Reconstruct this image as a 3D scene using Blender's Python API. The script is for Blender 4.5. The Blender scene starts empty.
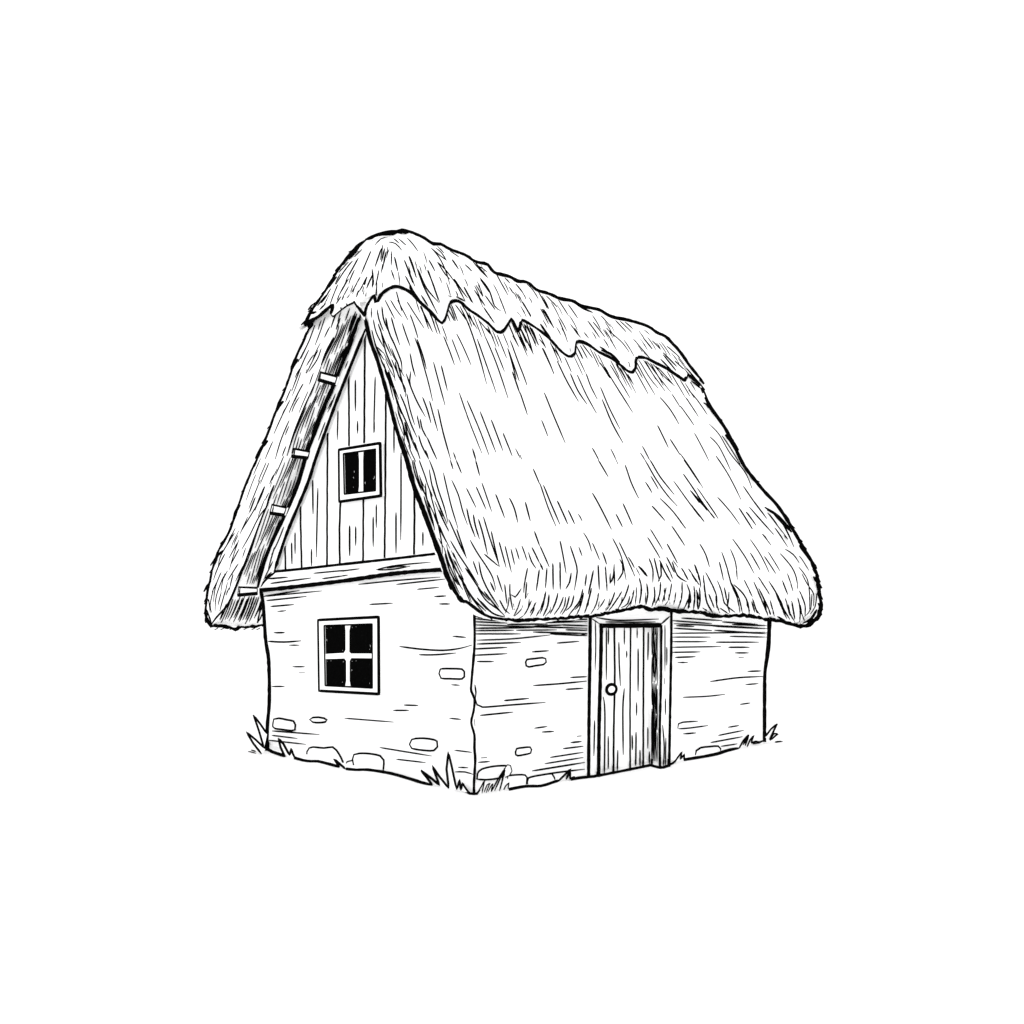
import bpy, math, random
from mathutils import Vector
from mathutils.bvhtree import BVHTree
R = random.Random(7)
scn = bpy.context.scene
F = 823.0; HZ = 628.0; EYE = Vector((0, 0, 1.75))
Cn = Vector((-0.403, 8.73, 0))                 # near corner of the cottage
U = Vector((-0.667, 0.745, 0)).normalized()    # along the gable wall, away to the left (t)
V = Vector((0.745, 0.667, 0)).normalized()     # along the long wall, away to the right (s)
ORG = Cn + U*2.45 + V*2.85                     # the cottage's base centre
Z3 = Vector((0, 0, 1))

def W(s, t, z): return Cn + V*s + U*t + Z3*z
def D(px, py): return Vector(((px-512)/F, 1, (HZ-py)/F))
def proj(p): return (512+F*p.x/p.y, HZ-F*(p.z-EYE.z)/p.y)
def on_plane(px, py, p0, n):
    d = D(px, py); return EYE + d*((p0-EYE).dot(n)/d.dot(n))
def pG(px, py, off=0): return on_plane(px, py, Cn+V*off, V)      # plane parallel to the gable wall
def pL(px, py, off=0): return on_plane(px, py, Cn+U*off, U)      # plane parallel to the long wall
def stz(p):
    q = p-Cn; return (q.dot(V), q.dot(U), q.z)
def foot(fn):                                          # keeps a point on its wall, but never below the ground
    def g(x, y):
        p = fn(x, y)
        return p if p.z > .012 else EYE+(p-EYE)*((EYE.z-.012)/(EYE.z-p.z))
    return g
def pts(seq, tile=None):
    ox, oy, k = tile or (0, 0, 1)
    return [(ox+seq[i]/k, oy+seq[i+1]/k) for i in range(0, len(seq), 2)]

# ---------------------------------------------------------------- materials
def mat(name, base, vary, scale):
    m = bpy.data.materials.new(name); m.use_nodes = True
    nt = m.node_tree; b = nt.nodes['Principled BSDF']
    b.inputs['Roughness'].default_value = 1.0
    b.inputs['Specular IOR Level'].default_value = 0.0
    tc = nt.nodes.new('ShaderNodeTexCoord'); n = nt.nodes.new('ShaderNodeTexNoise')
    n.inputs['Scale'].default_value = scale; n.inputs['Detail'].default_value = 3
    r = nt.nodes.new('ShaderNodeMix'); r.data_type = 'RGBA'
    r.inputs['A'].default_value = (*[c-vary for c in base], 1); r.inputs['B'].default_value = (*[c+vary for c in base], 1)
    nt.links.new(tc.outputs['Object'], n.inputs['Vector'])
    nt.links.new(n.outputs['Fac'], r.inputs['Factor']); nt.links.new(r.outputs['Result'], b.inputs['Base Color'])
    return m
WHITE = mat('white_plaster', (.988, .988, .988), .004, 3)
PAPER = mat('white_ground', (.988, .988, .988), .004, .5)
STRAW = mat('white_straw', (.988, .988, .988), .004, 6)
WOOD = mat('white_timber', (.988, .988, .988), .004, 8)
INK = mat('black_ink', (.002, .002, .002), .001, 40)
GLASS = mat('black_glass', (.002, .002, .002), .001, 30)

# ---------------------------------------------------------------- mesh builder
class MB:
    def __init__(self): self.v = []; self.f = []; self.m = []
    def poly(self, P, mi=0):
        i = len(self.v); self.v += [Vector(p) for p in P]; self.f.append(list(range(i, i+len(P)))); self.m.append(mi)
    def prism(self, P, d, mi=0):                       # P front polygon, d vector to the back
        n = len(P); i = len(self.v)
        self.v += [Vector(p) for p in P]+[Vector(p)+d for p in P]
        self.f.append(list(range(i, i+n))); self.f.append([i+n+k for k in reversed(range(n))])
        for k in range(n): self.f.append([i+k, i+n+k, i+n+(k+1) % n, i+(k+1) % n])
        self.m += [mi]*(n+2)
    def box(self, s0, s1, t0, t1, z0, z1, mi=0):
        self.prism([W(s0, t0, z0), W(s1, t0, z0), W(s1, t0, z1), W(s0, t0, z1)], U*(t1-t0), mi)
    def frame(self, O, I, d, mi=0):                    # mitred ring between outline O and opening I
        n = len(O)
        for k in range(n):
            j = (k+1) % n; self.prism([O[k], O[j], I[j], I[k]], d, mi)
    def tube(self, P, r0, taper=(.25, .25), closed=False, sides=6, mi=1, flat=.4):
        P = [Vector(p) for p in P]; n = len(P)
        if n < 2: return
        L = [0.0]
        for a, b in zip(P, P[1:]): L.append(L[-1]+(b-a).length)
        T = L[-1] or 1e-6; base = len(self.v)
        for k, p in enumerate(P):
            a = P[k-1] if (k or closed) else P[0]; b = P[(k+1) % n] if (k < n-1 or closed) else P[-1]
            d = (b-a)
            if d.length < 1e-9: d = Vector((0, 0, 1))
            d.normalize()
            v = (p-EYE).normalized()
            x = d.cross(v)
            if x.length < 1e-4: x = d.orthogonal()
            x.normalize(); y = d.cross(x).normalized()
            r = (r0[k] if isinstance(r0, list) else r0)
            if not closed:
                f = L[k]/T
                if taper[0] > 0: r *= min(1, .45+.55*f/taper[0])
                if taper[1] > 0: r *= min(1, .4+.6*(1-f)/taper[1])
            for q in range(sides):
                an = 2*math.pi*q/sides; self.v.append(p+x*(r*math.cos(an))+y*(r*flat*math.sin(an)))
        for k in range(n if closed else n-1):
            j = (k+1) % n
            for q in range(sides):
                q2 = (q+1) % sides
                self.f.append([base+k*sides+q, base+k*sides+q2, base+j*sides+q2, base+j*sides+q]); self.m.append(mi)
        if not closed:
            self.f.append([base+q for q in range(sides)][::-1]); self.f.append([base+(n-1)*sides+q for q in range(sides)]); self.m += [mi, mi]
    def build(self, name, mats, parent=None, org=None, smooth=False):
        org = ORG if org is None else org
        me = bpy.data.meshes.new(name); me.from_pydata([v-org for v in self.v], [], self.f)
        for m in mats: me.materials.append(m)
        me.polygons.foreach_set('material_index', self.m); me.update()
        o = bpy.data.objects.new(name, me); scn.collection.objects.link(o)
        if parent: o.parent = parent
        else: o.location = org
        return o

def catmull(P, step=3.5, wob=0.0):
    if len(P) < 2: return P
    Q = [P[0]]+list(P)+[P[-1]]; out = []
    for i in range(1, len(Q)-2):
        p0, p1, p2, p3 = Q[i-1:i+3]; d = math.dist(p1, p2); n = max(1, int(d/step))
        for k in range(n):
            t = k/n
            out.append(tuple(.5*(2*b+(c-a)*t+(2*a-5*b+4*c-e)*t*t+(3*b-a-3*c+e)*t**3) for a, b, c, e in zip(p0, p1, p2, p3)))
    out.append(tuple(P[-1]))
    if wob:
        ph = R.random()*9
        out = [(x+wob*math.sin(ph+i*1.3)*R.uniform(.3, 1), y+wob*math.cos(ph*2+i*1.7)*R.uniform(.3, 1)) for i, (x, y) in enumerate(out)]
    return out

class Surf:                                            # a built surface that strokes are laid on
    def __init__(self, mb):
        self.bvh = BVHTree.FromPolygons([tuple(v) for v in mb.v], mb.f)
        self.p = [(*proj(v), v) for v in mb.v]
    def cast(self, x, y):
        d = D(x, y); h = self.bvh.ray_cast(EYE, d.normalized())
        if h[0] is not None and not (x > 430 and h[0].y > 15.5): return h[0]-d.normalized()*.007
        b = min(math.hypot(q[0]-x, q[1]-y) for q in self.p)
        dep = min(q[2].y for q in self.p if math.hypot(q[0]-x, q[1]-y) < b+3)
        return EYE+d*(dep-.012)
def stroke(mb, P, place, w=1.25, taper=(.1, .25), wob=0.0, closed=False, sides=6, vary=0.0, step=3.5, mi=1, ref=None):
    Q = catmull(P+[P[0]] if closed else P, step, wob)
    if closed: Q = Q[:-1]
    A = [place(x, y) for x, y in Q]
    r = []
    for a in A:
        d = (a.y if ref is None else ref)*(1.25 if w < 1.5 else 1.2)
        r.append(w*.5*d/F*(1+vary*R.uniform(-1, 1)))
    A = [a-(a-EYE).normalized()*q*.45 for a, q in zip(A, r)]
    mb.tube(A, r, taper, closed, sides, mi)
def lines(mb, tile, data, place, w=1.25, **k):
    for row in data.strip().split(';'):
        row = row.strip()
        if not row: continue
        ww = w
        if ':' in row: a, row = row.split(':'); ww = float(a)
        P = pts([float(c) for c in row.replace(' ', '').split(',')], tile)
        stroke(mb, P, place, ww*R.uniform(.9, 1.1), **k)

# ---------------------------------------------------------------- cottage root
root = bpy.data.objects.new('thatched_cottage', None); scn.collection.objects.link(root)
root.location = ORG
root['label'] = 'small white cottage with shaggy thatched roof, plank door and two small black windows'
root['category'] = 'cottage'
def part(mb, name, mats, parent=None, label=None):
    o = mb.build(name, mats, parent or root)
    if label: o['label'] = label
    return o
WH, LN, TOP = 4.92, 5.72, 2.36                          # gable wall width, long wall length, wall height
gA = lambda off=0: foot(lambda x, y: pG(x, y, off)); lA = lambda off=0: foot(lambda x, y: pL(x, y, off))
T1 = (240, 300, 6.4); T2 = (190, 480, 6.4); T3 = (340, 420, 6.4); TG = (240, 560, 4.096)
TL = (440, 580, 4.452); TR = (580, 580, 3.938); TD = (540, 600, 6.4); TC = (380, 660, 6.4); TBL = (230, 640, 6.4)

# ---------------------------------------------------------------- gable wall (in view, left)
w = MB()
edge = [(267.3, 749), (268.5, 722), (269.6, 700), (269, 662), (266, 640), (264, 610), (262, 588)]
E3 = [pG(x, y) for x, y in edge]; E3[0].z = 0
ring = [W(0, 0, 0), W(0, 0, TOP)]+[p for p in reversed(E3)]
w.prism(ring, V*.3)
stroke(w, [(261, 590), (263.5, 605), (266, 640), (269, 660), (269.7, 700), (268, 722), (266.8, 750)], gA(-.01), 3.7, (.0, .0), vary=.12)
corner = [(474.2, 608), (474.6, 640), (473.4, 660), (471.4, 683), (471.2, 691), (474.5, 699), (473.6, 711), (471.2, 722.5), (474.4, 735), (474.4, 748), (475.2, 760), (474, 782), (474, 793)]
lines(w, T2, "470,745,590,725,700,708;475,745,845,710;490,772,745,745;515,810,665,797;560,842,615,836;535,977,605,975", gA(-.004), 1.25)
lines(w, TG, """530,182,625,177;485,100,640,84,820,70;640,100,840,78;725,120,815,112;795,150,845,147;815,180,860,180;138,298,182,298;
1.5:115,333,180,336,250,331;200,349,243,349;215,437,265,437;240,462,265,462;130,518,182,518;870,312,925,317;1.4:653,354,740,365,830,370,900,362,950,348;
732,388,800,388,885,381;865,511,900,513;670,594,730,596;627,616,692,616;428,648,630,664;857,648,905,653;572,768,785,803;640,816,760,830;
878,779,950,788;893,849,935,851;880,868,920,868,955,878;130,700,325,715;130,718,235,731;115,738,270,755""", gA(-.004), 1.25)
gb = gA(-.035)
for P, ww in (([(267, 749), (272, 752), (285, 756.5)], 3.2), ([(294.5, 758), (303, 760.5), (311, 761.5), (318, 761.5), (330, 764.5), (339.5, 767)], 3.0),
              ([(346, 769), (356, 770), (368, 770), (390, 773.5), (410, 779), (421, 782.5), (432.5, 785)], 3.0), ([(463, 787), (466, 791), (470, 793.5), (477, 793.5), (480, 790)], 2.6)):
    stroke(w, P, gb, ww, (.0, .1), vary=.12)
gable_wall = part(w, 'gable_wall', [WHITE, INK])
def stone(wall, P, place, back, closed=True, lw=2.0):
    m = MB(); Q = catmull(P+[P[0]], 3) if closed else catmull(P, 3)
    if closed: Q = Q[:-1]
    A = [place(x, y) for x, y in Q]
    if not closed: A = A
    m.prism(A, back)
    d = (back.normalized())*-.004
    m.tube([a+d for a in A], lw*.5*A[0].y/F, (.05, .05), closed)
    o = m.build('exposed_stone', [WHITE, INK], wall); return o
def st(wall, tile, s, place, back, closed=True, lw=2.0): stone(wall, pts([float(c) for c in s.split(',')], tile), place, back, closed, lw)
g1 = lambda x, y: pG(x, y, -.02)
st(gable_wall, TG, "137,668,140,652,160,648,190,654,220,660,228,675,226,695,212,699,180,695,145,690,136,682", g1, V*.06)
st(gable_wall, TG, "287,653,300,645,322,644,345,648,357,655,350,663,325,666,300,664", g1, V*.06)
st(gable_wall, TG, "817,465,822,447,860,445,910,447,920,457,920,478,910,487,860,486,825,484", g1, V*.06)
st(gable_wall, TG, "696,755,705,735,740,730,780,733,808,742,810,765,795,780,750,779,705,771", g1, V*.06)
st(gable_wall, TG, "275,818,276,785,285,770,300,766,345,770,380,766,395,778,415,810,432,852", g1, V*.06, False, 1.9)
st(gable_wall, TG, "470,853,463,815,468,797,490,792,530,793,575,802,590,820,587,867", g1, V*.06, False, 2.0)
st(gable_wall, TG, "430,842,440,826,462,820,468,852", g1, V*.06, False, 1.6)

# ---------------------------------------------------------------- long wall with the doorway
S_L = stz(pL(594, 700))[0]; S_R = stz(pL(665, 700))[0]; DT = 1.9
w = MB()
w.box(.303, S_L, 0, .3, 0, TOP); w.box(S_R, LN, 0, .3, 0, TOP); w.box(S_L, S_R, 0, .3, DT, TOP)
l0 = lA(-.004)
stroke(w, corner, foot(lambda x, y: (pG(x, y, -.006) if x < 474.2 else pL(x, y, -.006))), 2.3, (0, 0), vary=.12)
stroke(w, [(769.5, 618), (769, 635), (768, 650), (764.8, 672), (764.3, 700), (764.3, 742)], lA(-.01), 3.5, (0, 0), vary=.12)
lines(w, TL, """155,215,420,212;280,205,660,215;155,240,360,240;415,232,660,238;165,268,320,262,490,245;490,240,655,248;165,285,360,278;520,281,620,273;
155,307,300,300;410,320,485,315;155,335,300,328;165,363,240,363;1.5:415,470,530,462,655,450;580,434,655,430;560,487,638,482;285,537,397,527;
1.6:157,520,165,555,190,566,320,556,470,545;178,603,327,588;420,660,478,652;453,677,508,674;610,696,630,694;582,724,630,719;548,751,638,740;
490,790,638,767;466,818,638,790;410,850,645,812;183,792,210,790;170,812,222,808;155,465,160,500,158,530;153,620,156,650;390,880,500,860,645,842;
1.2:155,160,190,170;1.2:155,172,260,182;1.2:155,186,300,192;1.2:155,200,330,205;1.2:300,198,480,196;1.2:470,190,660,185;1.2:500,183,600,180;1.2:420,205,560,200;
1.2:540,200,660,204;1.2:160,226,330,224;1.2:340,224,520,222;1.4:560,222,658,224;1.4:575,176,660,175""", l0, 1.35)
lines(w, TR, """1.25:365,160,520,172;1.25:370,172,700,188;1.25:370,190,520,199;1.25:525,182,740,192;1.25:365,210,740,206;1.25:530,198,735,212;1.25:365,225,515,225;590,222,735,225;
365,243,500,243;535,245,705,245;1.25:365,265,555,262;585,265,668,265;365,285,475,283;610,287,665,287;375,305,455,302;625,305,645,305;385,325,425,325;660,360,715,358;
1.25:513,400,620,385,720,380;652,412,703,408;405,462,500,458,572,450;630,490,672,484;407,606,458,602;583,580,627,573;545,612,645,592;515,640,640,617;555,655,620,645;
1.25:388,586,430,583,505,573;1.25:385,585,388,566,405,560,465,556;1.25:400,150,560,160;1.25:560,165,700,175;1.25:380,180,450,183;1.25:600,175,735,180;
2,200,32,196;2,216,30,212""", l0, 1.3)
lb = lA(-.035)
for P, ww in (([(509, 789.5), (525, 786.5), (541, 786), (551, 783), (560, 780)], 2.8), ([(571, 779.5), (580, 778), (590, 777)], 3.0),
              ([(669, 765), (673, 763), (677, 759)], 2.0), ([(684, 760), (700, 757.5), (716, 754.5), (727, 751), (739, 748)], 3.2), ([(753, 743), (759, 742.5), (765, 740)], 2.2)):
    stroke(w, P, lb, ww, (.0, .1), vary=.12)
long_wall = part(w, 'long_wall', [WHITE, INK])
l1 = lambda x, y: pL(x, y, -.02)
st(long_wall, TL, "380,365,386,354,420,350,455,346,469,350,471,366,460,376,425,381,395,387,383,382", l1, U*.06)
st(long_wall, TL, "335,765,340,751,370,746,400,744,406,755,402,770,375,777,345,782,336,777", l1, U*.06)
st(long_wall, TL, "164,886,166,862,185,842,240,829,300,827,304,840,285,866,262,882,200,889", l1, U*.06)
st(long_wall, TL, "300,885,300,872,345,867,378,868,386,880,382,917", l1, U*.06, False, 1.9)
st(long_wall, TL, "390,910,392,882,450,868,498,863,508,880,512,897", l1, U*.06, False, 1.9)
st(long_wall, TR, "453,690,457,672,475,660,510,656,543,654,552,664,553,676", l1, U*.06, False, 2.0)

# ---------------------------------------------------------------- the two walls behind
def back_wall(name, quad, back, along):
    m = MB(); m.prism(quad, back)
    a, b, c, d = quad
    for k in range(46):
        f = R.uniform(.03, .8); h = R.uniform(.05, .97); ln = R.uniform(.03, .15)
        p = a.lerp(b, f).lerp(d.lerp(c, f), h); q = a.lerp(b, min(.98, f+ln)).lerp(d.lerp(c, min(.98, f+ln)), h)
        n = -back.normalized()*.003; m.tube([p+n, p.lerp(q, .5)+n+Z3*.006, q+n], .008)
    for p, q in ((a, d), (b, c), (a, b)): m.tube([p, p.lerp(q, .5)+Z3*.003, q], .018, (0, 0))
    return part(m, name, [WHITE, INK])
back_wall('gable_wall', [W(LN+.003, .303, 0), W(LN+.003, WH-.003, 0), W(LN+.003, WH-.003, TOP), W(LN+.003, .303, TOP)], V*-.3, U)
back_wall('long_wall', [W(.303, WH, 0), W(LN-.3, WH, 0), W(LN-.3, WH, TOP), W(.303, WH, TOP)], U*-.3, V)

# ---------------------------------------------------------------- boarded gables, beam, bargeboard, pegs
m = MB()
m.prism([W(.006, .03, 2.3), W(.006, 1.92, 5.9), W(.006, 2.0, 5.85), W(.006, 5.0, 2.4)], V*.08)
gl = gA(-.002)
lines(m, None, """365,329,364.6,380,364.2,443;348.6,376,349,410,349,446;327.6,433,327.2,500,327,565;385.8,394,385.4,470,384.5,558;363.4,499,363.2,530,363,561;
414.2,489,414.4,520,414,554.5;340.5,501,339.5,530,339.8,564;300.4,506,301,540,301.7,568;285,546,285.6,570""", gl, 1.75, taper=(0, 0), wob=.15)
lines(m, T1, "738,510,738,712;627,708,622,895;752,772,752,855;865,490,855,850;985,800,985,980", gl, 1.3)
lines(m, T3, "345,60,345,210;390,210,390,500,388,770;358,590,358,855;232,540,232,690;212,618,212,812;62,678,62,870;100,680,100,805;530,715,530,805;112,10,112,85;218,0,218,80;1.6:585,740,603,800,612,852", gl, 1.35)
lines(m, T2, "672,335,672,475;650,400,652,540;818,50,812,300,808,495;785,0,787,220;777,440,777,550;1020,290,1020,485", gl, 1.35)
part(m, 'boarded_gable', [WOOD, INK])
m = MB(); m.prism([W(LN, .03, 2.3), W(LN, 1.92, 5.9), W(LN, 2.0, 5.85), W(LN, 5.0, 2.4)], V*-.08)
for k in range(14):
    t = .35+k*.33; zt = 2.3+(t*1.9 if t < 1.92 else (5.0-t)*1.16)
    m.tube([W(LN+.003, t, 2.4), W(LN+.003, t+.01, (2.4+zt)/2), W(LN+.003, t, zt-.05)], .011, (0, 0))
part(m, 'boarded_gable', [WOOD, INK])

m = MB()
beam = [(258.8, 590), (274.4, 571), (340, 564.5), (400, 557.5), (437, 553.5), (443, 569), (387, 573), (350, 580)]
m.prism([pG(x, y, -.06) for x, y in beam], V*.06)
gk = gA(-.065)
stroke(m, [(274, 571.5), (300, 569), (340, 564.5), (390, 559), (437, 553.5)], gk, 2.3, (0, 0), vary=.1)
stroke(m, [(258.5, 590.5), (275, 589), (310, 585), (350, 580), (387, 574.5), (415, 571.5), (444, 569.5)], gk, 3.6, (0, 0), vary=.15)
lines(m, T2, "500,632,625,622;515,662,775,627;790,597,1024,575;845,632,990,612;2:545,590,500,625,470,655,455,682", gk, 1.3)
lines(m, T3, "0,968,125,952;230,958,330,935,440,922,580,910;240,960,340,955,450,935;0,1000,50,992;300,948,360,938,420,935", gk, 1.2)
part(m, 'tie_beam', [WOOD, INK])

m = MB()
bo = [(361.5, 313), (337, 376.6), (324, 408), (309, 448), (298, 485), (284, 517.5), (268, 552), (257.5, 588)]
bi = [(365.5, 329), (349, 370), (334, 408), (316.6, 456), (307, 485), (287, 533), (274.4, 571), (266, 583)]
m.prism([pG(x, y, -.05) for x, y in bo]+[pG(x, y, -.05) for x, y in reversed(bi)], V*.03)
gk = gA(-.06)
stroke(m, bo, gk, 3.4, (.05, .03), vary=.15); stroke(m, bi[:-1], gk, 2.7, (.05, .03), vary=.12)
lines(m, T1, "740,210,690,350;720,240,700,300;690,390,670,440;610,600,580,680,560,720;590,640,560,700;545,780,500,900", gk, 1.0)
lines(m, T2, "600,300,560,400,520,480;540,430,520,500,500,570;530,520,470,640;1.4:520,590,480,630", gk, 1.0)
part(m, 'bargeboard', [WOOD, INK])
for q, tile, ln in (("515,463,622,490,606,541,500,510", T1, "517,468,508,512"), ("345,952,445,970,434,1012,330,1000", T1, "352,955,342,1000"),
                    ("525,158,616,177,600,225,512,212", T2, "535,165,525,212"), ("312,686,430,690,430,726,305,737", T2, "320,690,314,735")):
    m = MB(); P = pts([float(c) for c in q.split(',')], tile)
    m.prism([pG(x, y, -.40) for x, y in P], V*.03)
    m.tube([pG(x, y, -.405) for x, y in P], 1.15*11.5/F, closed=True)
    stroke(m, [P[3], P[2]], gA(-.41), 3.0, (0, 0))
    lines(m, tile, ln, gA(-.41), 1.2)
    part(m, 'roof_peg', [WOOD, INK])

# ---------------------------------------------------------------- windows
def window(O, I, bars, label, flecks, parent=root):
    fr = MB(); A = [pG(x, y, -.06) for x, y in O]; B = [pG(x, y, -.06) for x, y in I]
    fr.frame(A, B, V*.055)
    dn = V*-.004
    def loop(mb, Q, ww, off=0):
        L = []
        for k in range(4):
            a, b = Q[k], Q[(k+1) % 4]; L += [a.lerp(b, f)+dn for f in (0, .02, .35, .65, .98)]
        mb.tube(L, ww*.5*11/F, closed=True)
    loop(fr, A, 2.9); loop(fr, B, 1.6)
    win = MB(); win.prism([p+V*.05 for p in A], V*.006)     # backing board of the window
    wo = part(win, 'window', [WOOD, INK], label=label)
    fr.build('window_frame', [WOOD, INK], wo)
    pn = MB(); pn.prism([pG(x, y, -.045) for x, y in I], V*.02, 0)
    for (x, y, l) in flecks: stroke(pn, [(x, y), (x+.15, y+l)], gA(-.047), .4, (.4, .4), mi=1)
    pn.build('window_pane', [GLASS, WOOD], wo)
    br = MB()
    for P in bars: br.prism([pG(x, y, -.055) for x, y in P], V*.008, 0)
    br.build('glazing_bar', [WOOD, INK], wo)
    return wo
fl = []
for x0, x1, y0, y1 in ((326, 344, 627, 652), (351, 371, 626, 651), (326, 344, 660, 684), (351, 371, 660, 685)):
    for k in range(1): fl.append((R.choice((x0+.7, x1-.7, R.uniform(x0, x1), R.uniform(x0, x1))), R.uniform(y0+1, y1-3), R.uniform(.4, 2.2)))
    fl += [(x0+1, y0+1, .5), (x1-1.5, y1-2, .6), (x0+5, y0+.6, .5)]
window([(318.6, 620), (378.8, 617), (379.2, 694), (319.6, 690.8)], [(324.4, 625.6), (372.6, 624), (372.8, 688), (325.4, 685.6)],
       [[(345, 624), (350.4, 624), (348.9, 631), (348.9, 652), (350.6, 653.6), (373, 653.6), (373, 658.2), (351, 658), (349.2, 661), (349.2, 681), (350.4, 687.5), (345, 687), (346.3, 681), (346.2, 661), (344.5, 658.4), (325, 659), (325, 654), (343.8, 653), (345.6, 650), (345.6, 631)]],
       'larger four-pane window low in the plastered gable wall', fl)
fl = []
for x0, x1 in ((344.5, 357.5), (364.5, 375)):
    for k in range(3): fl.append((R.choice((x0+.6, R.uniform(x0, x1), x1-.6)), R.uniform(453, 488), R.uniform(.4, 2.5)))
window([(339.4, 449.8), (380.4, 443.2), (381.2, 495.8), (339.8, 501.8)], [(343.6, 453.8), (376, 449.2), (376, 490.6), (344.6, 494.2)],
       [[(358.4, 450), (363.2, 450), (362.6, 460), (362.8, 494), (358.2, 494), (359.2, 486), (359.2, 460)]],
       'small two-pane window high in the boarded gable', fl)
# ---------------------------------------------------------------- door
fo = -.05
m = MB()
LJ = [(590, 614), (601, 625.5), (598.4, 775.5), (588.6, 777)]
HD = [(590, 614), (671.2, 612), (661.2, 625.5), (601, 625.5)]
RJ = [(671.2, 612), (669, 765.5), (660, 767.5), (661.2, 625.5)]
for P in (LJ, HD, RJ): m.prism([pL(x, y, fo) for x, y in P], U*.2)
k_ = lA(fo-.005)
stroke(m, [(590.3, 612), (590, 650), (589, 720), (588.6, 777)], k_, 3.0, (0, 0), vary=.1)
stroke(m, [(671.2, 611), (671, 650), (669.8, 720), (669, 766)], k_, 2.6, (0, 0), vary=.1)
stroke(m, [(601.2, 624), (600.6, 660), (599, 720), (598.4, 776)], k_, 3.6, (0, 0), vary=.1)
stroke(m, [(661.2, 625), (661, 680), (659.8, 730), (660, 767)], k_, 2.2, (0, 0), vary=.1)
stroke(m, [(600, 625.8), (630, 625.6), (661, 625.2)], k_, 4.0, (0, 0), vary=.1)
stroke(m, [(588.6, 777), (594, 776.6), (599.5, 775)], k_, 2.8, (0, 0)); stroke(m, [(659, 767.8), (663, 767.6), (669.5, 765.6)], k_, 2.8, (0, 0))
stroke(m, [(651, 765.4), (655, 766.6), (661, 768)], k_, 2.6, (0, 0))
lines(m, TD, """355,140,357,300,353,450;350,770,345,1000;330,118,385,155;1.5:830,105,775,155;360,112,500,130,760,122;420,140,600,142,740,140;
800,160,800,460;797,500,797,540;803,630,803,735;785,800,795,940,790,1060;806,880,803,1060;812,300,812,420;782,180,778,300""", k_, 1.15)
part(m, 'door_frame', [WOOD, INK])
m = MB()
leaf = [(599, 620), (662, 620), (661, 772), (598, 778)]
din = .10
m.prism([pL(x, y, din) for x, y in [(599, 620), (655, 620), (655, 766), (597, 777)]], U*.06)
kd = lA(din-.004)
stroke(m, [(653.4, 627), (652.6, 700), (651.8, 765.5)], kd, 1.7, (0, 0), vary=.1)
stroke(m, [(598, 775.8), (625, 770.5), (651, 765.2)], kd, 2.6, (0, 0), vary=.1)
lines(m, TD, "475,170,478,520,472,800,470,1110;580,170,576,700,577,1090;663,170,661,600,660,1070", kd, 1.8, taper=(0, 0), wob=.1)
lines(m, TD, """425,180,425,510;438,180,438,285;540,180,540,285;505,270,507,400,515,550;555,325,555,370;622,180,622,245;1.5:628,310,628,585;693,205,690,385;405,620,415,720,412,1110;
1.6:540,565,530,700,533,990;618,655,618,740;590,865,592,960;1.5:615,845,612,1060;690,815,690,950;437,870,437,1080;498,960,495,1090;640,960,640,1060;700,970,700,1050""", kd, 1.35)
door = part(m, 'door', [WOOD, INK])
# dark right-hand reveal of the doorway: ink hatching on the inner face of the jamb
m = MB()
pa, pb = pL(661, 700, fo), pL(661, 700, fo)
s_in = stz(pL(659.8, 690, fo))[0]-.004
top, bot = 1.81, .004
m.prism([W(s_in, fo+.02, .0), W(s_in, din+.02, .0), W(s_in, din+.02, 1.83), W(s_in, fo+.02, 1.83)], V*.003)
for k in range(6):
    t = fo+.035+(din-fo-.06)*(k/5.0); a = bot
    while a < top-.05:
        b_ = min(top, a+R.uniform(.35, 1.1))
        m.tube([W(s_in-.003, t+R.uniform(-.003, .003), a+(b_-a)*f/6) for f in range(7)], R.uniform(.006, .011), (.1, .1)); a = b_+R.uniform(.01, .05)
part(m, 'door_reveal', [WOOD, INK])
m = MB(); c = pL(610.6, 689.3, din-.05); rr = 5.0*c.y/F
ringv = [[c+V*(rr*1.45*math.cos(a)*math.cos(e))+Z3*(rr*math.sin(a)*math.cos(e))+U*(-.012*math.sin(e)) for a in [2*math.pi*i/24 for i in range(24)]] for e in (0, .35, .7, 1.0, 1.3)]
for a, b in zip(ringv, ringv[1:]):
    for i in range(24): m.poly([a[i], a[(i+1) % 24], b[(i+1) % 24], b[i]])
m.poly(ringv[-1]); m.prism(ringv[0], U*.04)
m.tube([p-U*.014 for p in ringv[0]], 1.6*c.y/F, closed=True, sides=8)
m.build('door_knob', [WOOD, INK], door)

# ---------------------------------------------------------------- thatch
OUTR = [(-.335, 1.80), (-.52, 1.87), (-.66, 2.05), (-.70, 2.25), (-.64, 2.48), (-.35, 2.92), (.0, 3.44), (.497, 4.21), (.95, 4.95), (1.45, 5.75), (1.8, 6.30), (2.1, 6.72), (2.4, 6.93),
        (2.65, 6.72), (2.98, 6.12), (3.6, 5.28), (4.27, 4.51), (5.0, 3.88), (5.97, 2.98), (6.36, 2.5), (6.50, 2.2), (6.50, 1.98), (6.36, 1.82), (6.2, 1.78)]
INNR = [(-.335, 1.80), (-.12, 1.93), (-.01, 2.10), (.607, 3.28), (1.346, 4.855), (1.606, 5.40), (1.8, 5.72), (1.97, 5.80), (2.16, 5.66), (2.33, 5.42), (3.10, 4.64), (3.98, 3.74), (5.28, 2.34), (5.8, 1.95), (6.2, 1.78)]
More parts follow.
